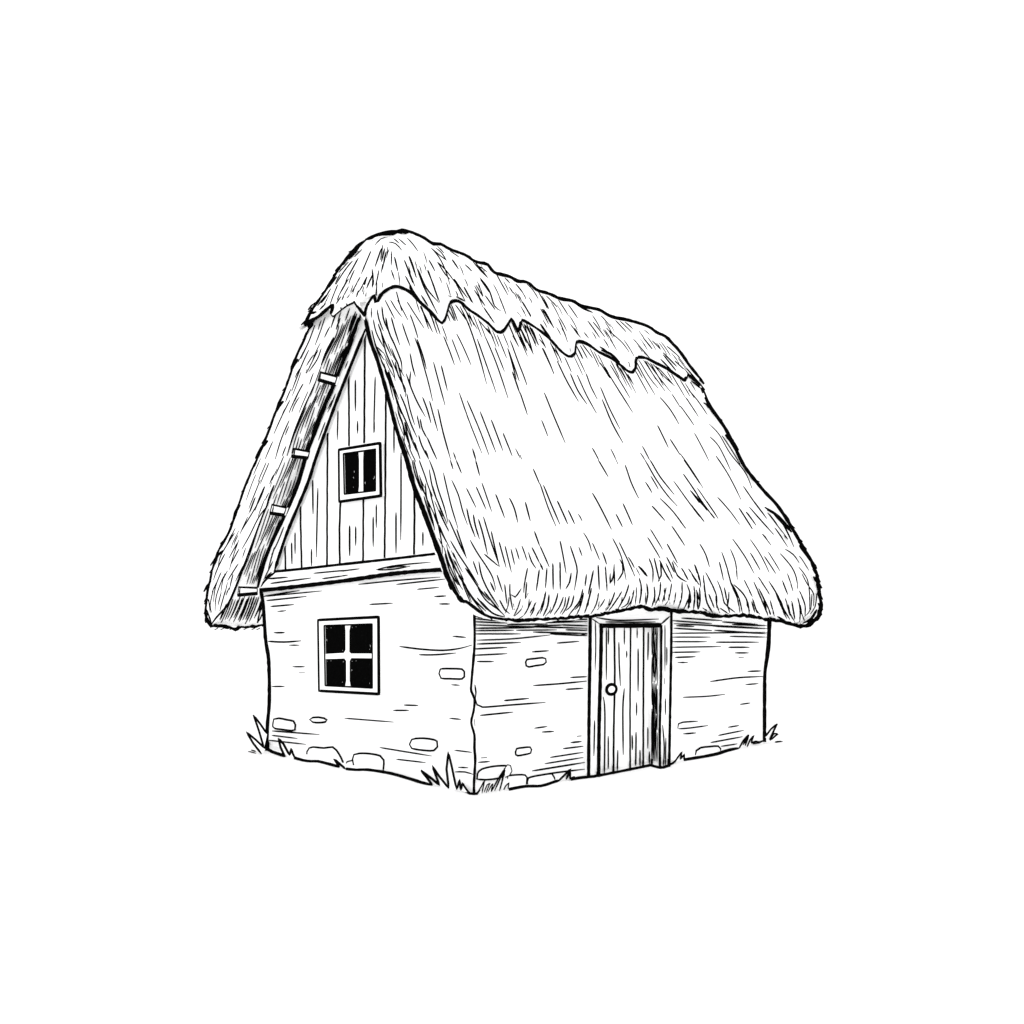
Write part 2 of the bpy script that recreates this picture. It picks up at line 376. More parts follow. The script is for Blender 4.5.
def resamp(P, n):
    Q = catmull(P, .05); L = [0]
    for a, b in zip(Q, Q[1:]): L.append(L[-1]+math.dist(a, b))
    out = []; k = 0
    for i in range(n):
        x = L[-1]*i/(n-1)
        while k < len(L)-2 and L[k+1] < x: k += 1
        f = (x-L[k])/max(1e-9, L[k+1]-L[k]); out.append((Q[k][0]+(Q[k+1][0]-Q[k][0])*f, Q[k][1]+(Q[k+1][1]-Q[k][1])*f))
    return out
NO = 90
OO = resamp(OUTR, NO); II = resamp(INNR, NO)
ZC = [(-.45, 6.02), (-.35, 6.18), (-.1, 6.47), (.155, 6.75), (.337, 6.88), (.548, 6.98), (.8, 7.04), (6.0, 7.04), (6.12, 7.0), (6.25, 6.85)]
def interp(T, x):
    if x <= T[0][0]: return T[0][1]
    for (a, p), (b, q) in zip(T, T[1:]):
        if x <= b: return p+(q-p)*(x-a)/(b-a)
    return T[-1][1]
EV = [(-.4, .14), (-.2, .05), (.1, .02), (.6, .02), (1.2, .045), (1.8, .08), (2.4, .14), (2.9, .22), (3.4, .16), (4.2, .1), (5.2, .08), (5.8, .0), (6.2, -.02)]
def outp(i, s, h=0.0):
    t, z = OO[i]
    a = OO[max(0, i-1)]; b = OO[min(NO-1, i+1)]; tx, tz = b[0]-a[0], b[1]-a[1]; l = math.hypot(tx, tz) or 1
    nt, nz = -tz/l, tx/l
    drop = (7.04-interp(ZC, s))*math.exp(-((t-2.35)/.75)**2)
    z2 = z-drop
    if z < 2.6 and t < 1: z2 += interp(EV, s)*(2.6-z)/.8
    wv = .012*math.sin(s*5+t*7)+.01*math.sin(s*11-t*3)
    return (t+nt*(h+wv), z2+nz*(h+wv))
def innp(i, s):
    t, z = II[i]
    if z < 2.6 and t < 1: z += interp(EV, s)*(2.6-z)/.8
    return (t, z)
S0, S1 = -.35, 6.10
roof = MB()
def grid(mb, rows, closed=False, mi=0):
    b = len(mb.v); n = len(rows[0])
    for r in rows: mb.v += r
    for j in range(len(rows)-1):
        for i in range(n-1 if not closed else n):
            k = (i+1) % n
            mb.f.append([b+j*n+i, b+j*n+k, b+(j+1)*n+k, b+(j+1)*n+i]); mb.m.append(mi)
stations = [S0, S0+.02, S0+.06, S0+.12]+[S0+.12+(S1-S0-.24)*k/70 for k in range(1, 70)]+[S1-.12, S1-.06, S1-.02, S1]
rows = []
for s in stations:
    e = min(s-S0, S1-s); q = max(0, 1-e/.12); ins = .10*(1-math.sqrt(max(0, 1-q*q)))
    ro = []
    for i in range(NO):
        ti, zi = innp(i, s); to, zo = outp(i, s); d = math.hypot(to-ti, zo-zi) or 1; f = max(0, 1-ins/d) if d > .02 else 1
        ro.append(W(s, ti+(to-ti)*f, zi+(zo-zi)*f))
    ri = [W(s, *innp(i, s)) for i in range(NO-2, 0, -1)]
    rows.append(ro+ri)
grid(roof, rows, closed=True)
def endcap(row, flip):
    for i in range(NO-1):
        a, b = row[i], row[i+1]
        ia = row[2*NO-2-i] if 0 < i < NO-1 else row[i]
        j = i+1; ib = row[2*NO-2-j] if 0 < j < NO-1 else row[j]
        q = [a, b, ib, ia]; q2 = []
        for p in q:
            if not q2 or (p-q2[-1]).length > 1e-6: q2.append(p)
        if (q2[0]-q2[-1]).length < 1e-6: q2.pop()
        if len(q2) > 2: roof.poly(q2 if flip else q2[::-1])
endcap(rows[0], False); endcap(rows[-1], True)
RS = Surf(roof); rc = RS.cast

# ridge cap border on the right slope, traced on the slope itself
BR = [(364.2, 314), (368, 304), (374, 295), (375.4, 302), (378, 301), (380.8, 295), (387.7, 289.3), (395.5, 286.4), (403.3, 288.4), (411, 293), (421, 303), (430.6, 311.8), (438.4, 320.6), (442, 323.2), (444.6, 320),
      (447.2, 310.8), (449.8, 303), (456, 300.6), (461.5, 302.8), (468.8, 309.8), (478, 316), (487.5, 323), (497, 332), (503, 331), (507.8, 324), (511.3, 319.2), (514.8, 324.7), (518, 331.3), (520.3, 326), (521.6, 320),
      (528, 323), (540.6, 331.7), (550, 339.5), (560, 350.5), (568.4, 356.5), (574, 354), (576, 342.5), (582.5, 342), (590, 346), (598, 352), (610.6, 358), (620, 365), (627.8, 371.4), (632.8, 372), (635.3, 368), (636.6, 358),
      (645, 358), (656, 363.3), (666.9, 368.8), (680, 377.3), (685, 380.6), (687.4, 375), (695.6, 380.6), (701.5, 386.5), (705, 390)]
def s_t_of(p): s, t, z = stz(p); return s, t
bst = sorted((s_t_of(rc(x, y))) for x, y in BR[6:])
def i_of_t_right(t):
    for i in range(NO):
        if OO[i][0] > t and OO[i][1] > 2.6: return i-1+(t-OO[i-1][0])/max(1e-6, OO[i][0]-OO[i-1][0])
    return NO//2
def pt_cap(fi, s, h):
    i = int(fi); f = fi-i; a = outp(i, s, h); b = outp(min(NO-1, i+1), s, h); return W(s, a[0]+(b[0]-a[0])*f, a[1]+(b[1]-a[1])*f)
iL = next(i for i in range(NO) if OO[i][0] > 3.2)
cap = MB(); NU = 36; crow = []
cs = [-.44, -.42, -.36]+[-.36+(6.2+.36)*k/240 for k in range(1, 241)]+[6.22]
for j, s in enumerate(cs):
    tR = interp(bst, s) if s > bst[0][0] else bst[0][1]
    if s < .3: tR = min(tR, 1.55+max(0, s)*.3)
    a = i_of_t_right(max(.9, min(2.2, tR))); b = iL+1.6*math.sin(s*2.3)+1.2*math.sin(s*5.1)
    e = min(1, max(0, min((s+.44)/.08, (6.22-s)/.06))); row = []
    for k in range(NU+1):
        u = k/NU; fi = a+(b-a)*u
        h = .10*min(1, math.sqrt(min(u, 1-u)*10+.0))*(.5+.5*e)+.008
        row.append(pt_cap(fi, s, h))
    crow.append(row)
# hanging front flap of the cap over the gable peak
EF = [(366, 315), (361, 311), (357.4, 306), (354.5, 301.6), (346.6, 305), (338.8, 310.8), (332, 315.7), (331.5, 307), (325, 311), (315.4, 319.6), (304, 325.5)]
ef = resamp(EF, NU+1)
flap = []
for r_ in range(6, 0, -1):
    f = r_/6
    flap.append([crow[0][k].lerp(pG(*ef[k], -.45), f)-V*(.05*math.sin(f*math.pi)) for k in range(NU+1)])
fr_rows = flap+crow
grid(cap, fr_rows)
# a thin underside so that the cap is a closed shell
under = [[p-(p-W(3, 2.3, 5)).normalized()*.03 if j < 0 else p+V*.0 for j, p in enumerate(r)] for r in fr_rows]
cols = len(fr_rows)
CS = Surf(cap)
for k in (0, NU):
    for j in range(0 if k == 0 else 12, len(fr_rows)-1):
        a, b = fr_rows[j][k], fr_rows[j+1][k]
        cap.poly([a, b, b-Z3*.05+U*(.03 if k == 0 else -.03), a-Z3*.05+U*(.03 if k == 0 else -.03)])
cap.poly(fr_rows[-1][::-1])

both = MB(); both.v = roof.v+cap.v; both.f = roof.f+[[i+len(roof.v) for i in f] for f in cap.f]
BS = Surf(both)
cc = CS.cast; bc = BS.cast

# ---- ink on the thatch: outlines
VR = [(364.7, 316), (369.4, 337.5), (373.5, 350), (377, 359), (388, 397), (394.4, 422), (400, 440), (406.8, 460), (414, 486.6), (422, 507), (434.7, 541), (442.5, 562), (447, 576), (453.4, 588), (461, 601), (466, 601.5), (478, 610), (489, 616), (505, 618.8)]
def wl(P, w0, w1): # radius list helper not needed
    return P
vp = gA(S0-.02)
stroke(roof, VR[:7], vp, 3.3, (.05, 0), vary=.12); stroke(roof, VR[5:15], vp, 4.2, (.15, .1), vary=.15); stroke(roof, VR[12:], rc, 3.2, (.1, 0), vary=.2)
stroke(roof, [(449, 580), (452, 588), (455, 590)], rc, 4.5, (.2, .2)); stroke(roof, [(460, 596), (464, 603)], rc, 3, (.2, .2))
EB = [(505, 618.8), (520, 620.2), (530, 619.4), (540, 619), (555.6, 618.4), (571, 617), (591.6, 615.5), (615, 611.6), (627.5, 609), (641.6, 606.3), (649, 609), (662, 608.6), (677.5, 611.2), (699, 612), (710, 615.6), (721, 616), (737, 615), (752.5, 616), (770, 619.8), (779, 620), (787, 622.5), (798, 626), (809, 625), (818, 617)]
stroke(roof, EB, rc, 3.4, (0, 0), wob=.5, vary=.3, step=2.5)
stroke(roof, [(x+1, y-.6) for x, y in EB[:-5]], rc, 2.0, (0, 0), wob=1.1, vary=.4, step=2.2)
for k in range(60):                                            # ragged straw ends under the eave
    i = R.randrange(0, len(EB)-3); f = R.random(); x = EB[i][0]+(EB[i+1][0]-EB[i][0])*f; y = EB[i][1]+(EB[i+1][1]-EB[i][1])*f
    stroke(roof, [(x-3, y-R.uniform(.5, 2)), (x+R.uniform(1, 5), y+R.uniform(.3, 1.6))], rc, R.uniform(1.2, 2.4), (.3, .6))
FR = [(702, 388), (706, 398), (711, 408), (725, 428), (734.7, 447), (742.5, 463), (750, 474), (764, 491), (777, 505), (789, 523), (799, 540), (804, 549), (813.4, 565.6), (817, 577), (818.5, 588), (821, 605), (820, 612), (818, 617), (809, 625), (798, 626)]
stroke(roof, FR[:12], rc, 2.9, (0, 0), vary=.12); stroke(roof, FR[10:], rc, 3.0, (0, .1), wob=.5, vary=.25, step=2.5)
LV = [(312, 323), (305.6, 337.5), (294.7, 361), (291.5, 372), (285, 390.6), (277.5, 408), (268, 434), (259, 456), (246, 485), (235, 517.5), (228, 535), (218, 553), (212, 574), (207.5, 595.6), (206.4, 617.5), (212, 627)]
stroke(roof, LV, rc, 2.7, (0, 0), vary=.15, wob=.15)
LB = [(211, 626), (216, 625.5), (221, 626), (228, 627), (235, 629.3), (241.6, 626.5), (250, 626.6), (262.7, 624.6)]
stroke(roof, LB, rc, 3.0, (0, 0), wob=.6, vary=.3, step=2.2)
for x in (218, 224, 233, 240, 247, 255, 260): stroke(roof, [(x, 628), (x-3.5, 630)], rc, 1.8, (.3, .5))
AR = [(333.8, 337.5), (327, 351), (321, 365.6), (315, 383), (304, 408), (294.7, 431), (287, 456), (274, 485), (266.6, 505), (252.5, 542.5), (241.6, 572), (235, 589), (227.5, 605), (216.6, 617.5), (211, 625)]
stroke(roof, bo, rc, 3.0, (.05, .1), vary=.2)
stroke(roof, AR[:3], rc, 2.2, (.3, .3)); stroke(roof, AR[3:7], rc, 1.5, (.3, .2)); stroke(roof, AR[7:9], rc, 1.9, (.2, .3)); stroke(roof, AR[8:11], rc, 1.5, (.2, .2)); stroke(roof, AR[9:], rc, 2.0, (.3, .1))
# flicks that break the outline
lines(roof, (290, 220, 5.12), "3:5,770,20,735,32,710", rc, taper=(.1, .5))
lines(roof, (680, 380, 6.4), "2.4:150,145,175,165,215,190;3.2:290,350,330,390,375,450;2:300,360,345,430,375,490;3.2:590,840,650,900,715,975;2.4:640,830,690,890,715,950;1.3:540,815,600,860;1.4:400,510,430,590", rc, taper=(.2, .4))
lines(roof, (690, 500, 6.4), "3.4:700,290,750,350,800,425;2.6:785,400,812,440;2.4:785,440,815,480,825,520;2.8:790,490,820,530,845,565;2.4:815,560,835,610;2.8:820,660,850,705;2.6:828,690,815,770;2.4:812,700,775,760,720,790;2:740,805,790,760;2.4:700,803,640,782,600,775;2.4:620,795,600,770,560,745;2.2:570,780,530,755", rc, taper=(.2, .4))
lines(roof, T1, "3.6:330,452,345,420,372,378;4:235,712,250,680,278,648;4:100,1015,140,950,178,900;2.6:410,240,440,190", rc, taper=(.5, .2))
lines(roof, T2, "3.6:275,262,292,210,322,160;2.2:130,548,165,500,212,450;2.4:88,715,110,680,135,645;2.2:92,795,108,760;2.4:100,915,105,880,115,840;3:355,40,372,10;1.8:112,760,128,800;2:108,830,130,890,140,940", rc, taper=(.5, .2))

# ---- strokes on the main thatch, right slope
A1 = (360, 300, 6.4); A2 = (520, 300, 6.4); A3 = (680, 380, 6.4); A4 = (380, 460, 6.4); A5 = (540, 460, 6.4); A6 = (690, 500, 6.4); A7 = (480, 240, 4.267); A8 = (600, 400, 4.267); A9 = (400, 220, 6.4)
lines(roof, A1, """75,50,73,112;110,60,120,120,150,200;140,40,150,120,175,190;160,0,190,60,222,120;195,0,230,60,268,108;240,0,270,60,308,130;300,10,350,90,412,182;
385,40,420,110,465,205;440,70,478,158;320,92,345,160,372,245;270,148,290,210,322,298;200,110,225,200,255,290;45,130,65,220;85,125,105,210,150,300;
115,150,160,270,200,360;165,110,180,190,215,280;200,235,235,320,265,400,268,460;75,190,105,300,155,385;110,300,150,340;130,180,165,330,210,440,225,520;
225,395,245,480,290,570,290,620;320,340,335,420,355,490;350,240,380,320,410,430,440,540,465,645;365,250,400,350,425,440;295,470,330,570,370,660,420,750;
325,455,318,520,325,550;240,400,265,500,285,590;470,395,500,510,545,675;520,418,560,580;400,620,430,700,455,790;445,645,465,720,498,840;498,695,530,840,580,1020;
365,738,385,830;385,760,400,830,430,885;430,880,460,950,492,1020;180,460,215,580,245,680;215,570,255,690,300,790,325,850;230,640,265,730;255,600,290,680,325,790,365,880;
300,600,320,700,350,800;150,410,185,520,215,640;265,760,290,850,320,940;285,780,305,870,325,950;240,700,275,800,285,900;375,865,395,930,440,1020;350,910,385,1020;
420,960,440,1020;535,232,570,320,605,415;588,250,645,400;618,215,660,300,712,418;565,60,605,135;585,30,625,135;640,40,700,170,760,350,810,535;610,30,700,155;
650,30,750,185;750,248,800,390,872,595;798,228,870,400,948,628;863,303,925,458;635,592,700,780,780,980;685,642,760,820,825,990;768,712,870,975;840,765,915,965;
915,850,975,1000;720,950,742,1024;598,975,615,1024;945,308,1020,520;975,458,1024,600;960,180,1015,298;950,150,1000,270;995,950,1024,1010;
760,130,830,215;810,180,855,245""", rc, 1.3)
lines(roof, A9, """915,820,950,900,985,985;720,740,760,810;740,670,815,840;770,690,855,860;800,670,870,790;830,690,885,800;890,760,935,820;705,770,760,920,800,1020;690,820,745,1020""", rc, 1.3)
lines(roof, A2, """0,235,45,325;25,150,85,345;40,150,105,300;60,165,120,290;120,215,165,305;140,305,218,470;195,280,262,380;237,390,300,520,375,650;322,470,370,580,430,668;365,478,425,610,490,725;
422,470,455,560,495,635;365,300,405,380;385,290,432,375;400,285,465,372;510,400,575,500;545,430,580,500;575,412,640,520,705,628;545,440,620,560,722,720;600,380,660,480,715,575;640,420,728,542;
515,558,570,690,640,825;525,635,590,790,660,915;155,592,215,740,290,915;138,768,178,872;0,425,45,545;0,590,48,735;745,395,800,500,865,608;760,385,830,500,885,565;790,385,860,490,930,585;
810,390,900,510,965,590;850,410,920,490,990,550;880,430,980,540;895,622,960,700,1018,795;880,802,950,945;462,945,505,1024;580,952,615,1024;783,935,830,1024;770,978,800,1024;960,890,1024,990;970,600,1024,685;0,990,12,1020""", rc, 1.3)
lines(roof, A3, """55,65,110,130,175,222;35,110,118,235;0,165,90,290;92,340,140,430,187,522;185,280,250,350,320,470,415,590,462,695;190,362,250,430,325,580;268,355,330,450,385,540;230,485,310,610,390,765;
0,470,70,570,148,692;22,600,100,720,185,840;65,705,130,780,172,835;110,692,190,810,245,888;110,740,220,888;0,705,70,800,155,908;240,750,310,830,382,925;378,820,465,955;422,845,487,930;442,812,520,900,600,990;
405,680,480,790,555,888;560,850,620,930,690,1020;605,945,660,1020;0,905,38,950;528,985,560,1024""", rc, 1.3)
lines(roof, A4, """205,0,225,90,265,200;215,0,240,100,262,180;250,0,300,135;315,0,345,80,370,180,410,300,435,400;315,60,340,190,400,340,430,410;405,80,430,190,460,310,500,440;458,127,500,220,530,330,560,415;
450,0,468,60;487,0,522,85;612,0,638,100;652,145,715,330;615,170,680,318;553,180,615,305;290,150,300,250,340,400,350,450;315,190,350,320,375,430,395,530,400,600;280,230,310,330,345,430;
740,218,798,370;828,242,860,310,882,400;930,268,962,390;980,55,1022,155;988,455,1022,550;555,308,575,400,610,495;597,348,610,420,637,508;630,378,660,480,688,605;662,362,700,490,765,682;
712,455,735,560,765,685;762,522,808,690;800,548,842,720;838,568,862,670;868,560,892,638;908,548,942,645;972,558,1022,660;950,590,970,650,1000,695;665,600,760,680;440,380,480,470,520,560,555,630;
490,440,520,530,550,615;575,510,620,590,680,680,720,750,742,832;450,515,500,600,560,690,630,800;595,645,628,738;632,648,650,740,690,830,760,940;748,732,785,845;705,780,735,845;
425,540,450,640,520,760,580,870,640,950,690,1000;410,560,440,660,490,770,530,830;415,600,450,720,500,800;545,690,620,800;625,820,680,900,760,960,800,1000;620,880,680,950,740,990;
540,800,600,890,680,970;1.5:640,900,720,980,800,1005;665,840,720,910,780,980;765,895,800,960,830,985;798,795,812,920;832,790,832,860,850,960;840,862,865,878,905,822;945,690,925,790,920,850;
940,780,930,890;950,850,930,890;900,890,880,950,855,1000;970,900,930,980,890,1015;1000,910,960,980;1020,700,1000,840;855,920,860,960;860,1000,900,960,915,930;1022,960,1000,1000;
430,580,470,680;500,740,545,800,560,830;580,740,640,830,700,900;1.0:560,700,600,760""", rc, 1.3)
lines(roof, A5, """0,150,50,300,103,425;22,160,70,280,128,412;110,260,178,410;180,320,222,410;245,345,270,390;335,210,390,310,458,445;485,345,528,428;530,277,592,415;545,32,585,150,632,245;373,0,437,108;
487,0,500,28;672,0,740,120,810,220,880,296;705,0,770,110,860,222;708,102,758,188;674,140,717,210;715,292,800,388;767,245,850,330,932,438;855,135,930,240,1020,362;918,92,1020,240;962,195,1020,275;920,0,1022,150;
843,423,927,548;706,443,785,573;688,495,770,630;812,535,880,660;278,465,310,520,330,585;335,530,382,640;400,590,427,668;465,500,520,620,552,770;507,527,560,640,608,745;0,550,60,685;128,515,145,600,168,728;
193,548,235,680,235,740,220,835;248,555,270,615;45,690,35,820;82,660,85,830;128,650,130,830;200,720,190,780,165,825;1.8:0,660,20,705;298,730,288,810;342,705,325,790,308,860;372,670,380,830;418,680,430,840;
450,725,450,790,470,740,475,665;475,700,478,805;525,670,530,720,495,775;510,635,535,680;1.6:565,620,605,690;2.2:630,678,688,745;697,628,722,700,722,785;730,625,745,690,765,775;770,650,775,740,755,780;
1.6:765,640,800,720,840,780;810,620,860,720;805,660,850,760;845,650,880,740,940,780;905,690,950,770;950,695,1000,780;988,670,1020,770;
38,840,25,900,0,960;58,860,50,930,20,1000;115,850,100,910,65,985;150,875,130,930,90,990;188,870,170,940,140,990;218,865,200,930,165,965;275,825,255,900,210,960,180,1000;280,850,260,930,235,990;330,820,310,900,285,980;
375,850,360,920,325,985;415,890,390,930,365,960;480,845,450,920,420,965;525,840,480,910,440,965;570,795,545,870,500,950;602,830,585,900,545,955;575,870,560,920,520,945;635,755,650,830,635,920;683,790,690,850,680,925;
730,810,735,870,715,940;772,780,765,860,735,930;808,815,780,920;843,790,825,880,800,930;870,845,855,925;910,780,905,880,880,960;940,795,960,860,950,950,955,860;985,810,990,880,985,950;960,840,945,900,915,965;1000,830,1020,900;
1.0:850,640,885,690;1.0:615,690,640,740;1.0:380,905,370,960""", rc, 1.42)
lines(roof, A6, """0,22,92,138;50,0,160,115;100,0,180,118;193,0,260,80,318,158;312,50,400,187;360,75,423,163;378,45,450,130,536,220;402,0,490,117;480,45,560,100,620,200,665,300;500,85,560,160;542,178,625,300;
462,218,520,292;62,280,100,350,125,428;203,332,235,430,265,540,300,620,320,720;258,315,290,400,303,510;187,395,215,515;272,248,350,360,412,472;385,252,450,350,508,465;385,337,450,450;500,333,575,453;475,360,550,472;
577,342,650,430,680,500,690,570;610,315,660,350,700,405;700,358,760,450;695,428,750,510,765,620,765,700;715,470,750,540,790,600,790,680;622,470,660,585;590,515,625,605;30,412,60,500,70,560;0,455,60,545;
100,462,150,560,170,620,170,690;85,480,95,580,110,660,145,720;175,515,200,580,220,660,250,690,290,720;250,585,245,650,240,690;265,530,310,620,335,720;280,540,340,600,370,660,380,730;345,510,400,620;408,522,450,620,500,740;
437,492,510,605;440,565,500,690,520,750;503,517,560,610,600,700,640,765;400,630,430,720,450,745;395,650,415,720;512,640,540,745;550,600,600,720,620,760;610,630,640,740;650,645,672,765;690,625,705,700,702,780;
700,580,735,670,735,750;60,560,65,640,55,700;25,550,30,620,22,700;0,590,5,660;80,690,130,720;780,600,770,700,740,740;810,600,800,680,770,730;1.1:190,690,250,730;45,600,50,700;120,600,155,690;220,560,235,640;460,600,490,700;580,640,610,740""", rc, 1.3)
# seeded fill in the fringe, like the loose hatching above the eave
for x in range(490, 808, 5):
    f = (x-490)/318; y1 = interp(EB, x)-R.uniform(2, 7); ln = R.uniform(9, 20); dx = interp([(600, 5), (660, -1), (740, -5)], x)*R.uniform(.6, 1.3)
    if R.random() < .45: stroke(roof, [(x+dx, y1-ln), (x+dx*.8, y1-ln*.5), (x, y1)], rc, R.uniform(.9, 1.25))
for x, y in [(p[0], p[1]) for p in catmull(BR[7:-3], 5)]:      # short straw hanging below the ridge cap's edge
    if R.random() < .62:
        m_ = interp([(380, .25), (450, .38), (560, .45), (690, .62)], x); ln = R.uniform(8, 24); y += 2.5
        stroke(roof, [(x, y), (x+m_*ln*.5, y+ln*.5), (x+m_*ln, y+ln)], rc, R.uniform(.95, 1.25))
# right verge: thin straw lines hugging the edge
for k in range(44):
    i = R.randrange(1, 13); f = R.random(); a, b = VR[i], VR[i+1]; off = 3+R.random()**1.4*16
    x, y = a[0]+(b[0]-a[0])*f+off, a[1]+(b[1]-a[1])*f; dx, dy = b[0]-a[0], b[1]-a[1]; l = math.hypot(dx, dy); ln = R.uniform(10, 34)
    stroke(roof, [(x, y), (x+dx/l*ln*.5+.5, y+dy/l*ln*.5), (x+dx/l*ln+2, y+dy/l*ln)], rc, R.uniform(.8, 1.1))
# ---- left front face and the soffit between it and the bargeboard
lines(roof, T1, """480,160,455,230,430,290,370,400;520,130,500,190;545,110,515,200,480,290;575,170,540,240;440,320,395,420,330,585;500,320,470,380,425,470;520,310,495,380,440,460;470,350,425,420;
405,535,370,600,320,705;320,640,270,740,215,860;380,620,350,670,330,720;315,770,265,890,225,1020;210,905,160,1020;295,935,270,1000;420,470,430,440;380,440,350,500""", rc, 1.2)
lines(roof, T2, """450,0,410,100,375,185;480,40,440,140,330,325;505,80,480,130;525,10,510,50;500,160,440,240,380,360,330,445;285,340,200,480,180,555;305,400,250,500;315,440,265,535;225,470,180,560,150,640;
310,535,240,645;345,540,290,650;200,590,165,680,150,780;215,615,170,740,160,840;230,700,190,840;150,700,130,800,140,850;180,640,140,720;200,720,180,800;120,760,130,850;250,690,230,740;
240,580,210,640""", rc, 1.2)
def pin(P, f):
    L = [0]
    for a, b in zip(P, P[1:]): L.append(L[-1]+math.dist(a, b))
    x = f*L[-1]
    for k in range(len(P)-1):
        if x <= L[k+1]+1e-9:
            g = (x-L[k])/(L[k+1]-L[k]); return (P[k][0]+(P[k+1][0]-P[k][0])*g, P[k][1]+(P[k+1][1]-P[k][1])*g)
    return P[-1]
AS = [(340, 318)]+AR[:12]; BB = bo
for j in range(8):
    g0 = .05+.83*(j/7)**.9; f = R.uniform(0, .03)
    while f < .97:
        ln = R.uniform(.06, .22); n = max(3, int(ln*24)); P = []; w_ = R.uniform(.75, 1.0)+(.3 if j == 7 else 0)
        for q in range(n+1):
            ff = min(.985, f+ln*q/n); a = pin(AS, ff); b = pin(BB, ff); gg = g0+.04*math.sin(ff*23+j); P.append((a[0]+(b[0]-a[0])*gg, a[1]+(b[1]-a[1])*gg))
        stroke(roof, P, rc, w_)
        f += ln+R.uniform(.006, .05)*(1 if j < 6 else .4)
for k in range(7):                                            # crosshatch at the top under the cap
    x = R.uniform(338, 357); y = R.uniform(305, 318) ; ln = R.uniform(10, 26)
    stroke(roof, [(x, y), (x-ln*.36, y+ln)], rc, R.uniform(.9, 1.5))
for k in range(17):                                            # straw ends beside the wall, below the lowest peg
    x = 226+k*2.35+R.uniform(-.5, .5); y0 = 597+R.uniform(-1, 3)+(max(0, 232-x)*1.2); y1 = R.uniform(618, 625); dx = (y1-y0)*R.uniform(.38, .46)
    stroke(roof, [(x, y0), (x-dx*.45, (y0+y1)/2), (x-dx, y1)], rc, R.uniform(.9, 1.5) if 8 < k < 14 else R.uniform(.8, 1.15))
for x, y in ((262.5, 606), (263, 612), (263.5, 600)): stroke(roof, [(x, y), (x-3, y+7), (x-5.5, 623)], rc, 1.1)
for k in range(34):                                            # sparse straw on the left verge face
    f = R.uniform(.02, .93); ln = R.uniform(.03, .09); g0 = R.uniform(.08, .95); P = []
    for q in range(4):
        ff = min(.99, f+ln*q/3); a = pin(LV, ff); b = pin(AS, ff); P.append((a[0]+(b[0]-a[0])*g0, a[1]+(b[1]-a[1])*g0))
    stroke(roof, P, rc, R.uniform(.85, 1.15))
def flicks(mb, line, place, n, side, w0=1.8, f0=.0, f1=1.0):   # loose straw tips that leave the outline
    for k in range(n):
        f = f0+(f1-f0)*(k+R.uniform(.1, .9))/n; a = pin(line, f); b = pin(line, min(1, f+.012)); d = Vector((b[0]-a[0], b[1]-a[1])); d.normalize()
        nrm = Vector((d.y, -d.x))*side; l = R.uniform(7, 13); o = R.uniform(1.6, 3)
        stroke(mb, [a, (a[0]+d.x*l*.6+nrm.x*o*.35, a[1]+d.y*l*.6+nrm.y*o*.35), (a[0]+d.x*l+nrm.x*o, a[1]+d.y*l+nrm.y*o)], place, w0*R.uniform(.8, 1.2), (.1, .6))
flicks(roof, LV, rc, 9, -1); flicks(roof, LV, rc, 5, -1, 2, .75, .97)
flicks(roof, FR, rc, 7, 1); flicks(roof, FR, rc, 7, 1, 2.2, .6, .9); flicks(roof, VR, rc, 5, -1, 1.7, .35, .95)

# ---- unseen left slope and far end
def P3(i, s, h=.004): return W(s, *outp(i, s, h))
iT = next(i for i in range(NO) if OO[i][0] > 3.3)
for k in range(330):
    i0 = R.randrange(iT, NO-8); n = R.randrange(3, 7); s = R.uniform(S0+.15, S1-.15)
    roof.tube([P3(min(NO-2, i0+q), s+R.uniform(-.01, .01)) for q in range(n)], .007)
roof.tube([W(s, *outp(NO-2, s, .0)) for s in [S0+.1+k*.15+0 for k in range(42)]], .02, (0, 0))
far = [W(S1+.002, *outp(i, S1, -.08)) for i in range(0, NO, 2)]; roof.tube(far, .016, (0, 0))
far = [W(S1+.002, *innp(i, S1)) for i in range(0, NO, 2)]; roof.tube(far, .014, (0, 0))
for k in range(150):
    i = R.randrange(3, NO-4); a = innp(i, S1); b = outp(i, S1, -.1); f = R.uniform(.1, .85); P = []
    for q in range(3):
        a = innp(min(NO-3, i+q), S1); b = outp(min(NO-3, i+q), S1, -.1); P.append(W(S1+.003, a[0]+(b[0]-a[0])*f, a[1]+(b[1]-a[1])*f))
    roof.tube(P, .006)
thatch = part(roof, 'thatched_roof', [STRAW, INK])

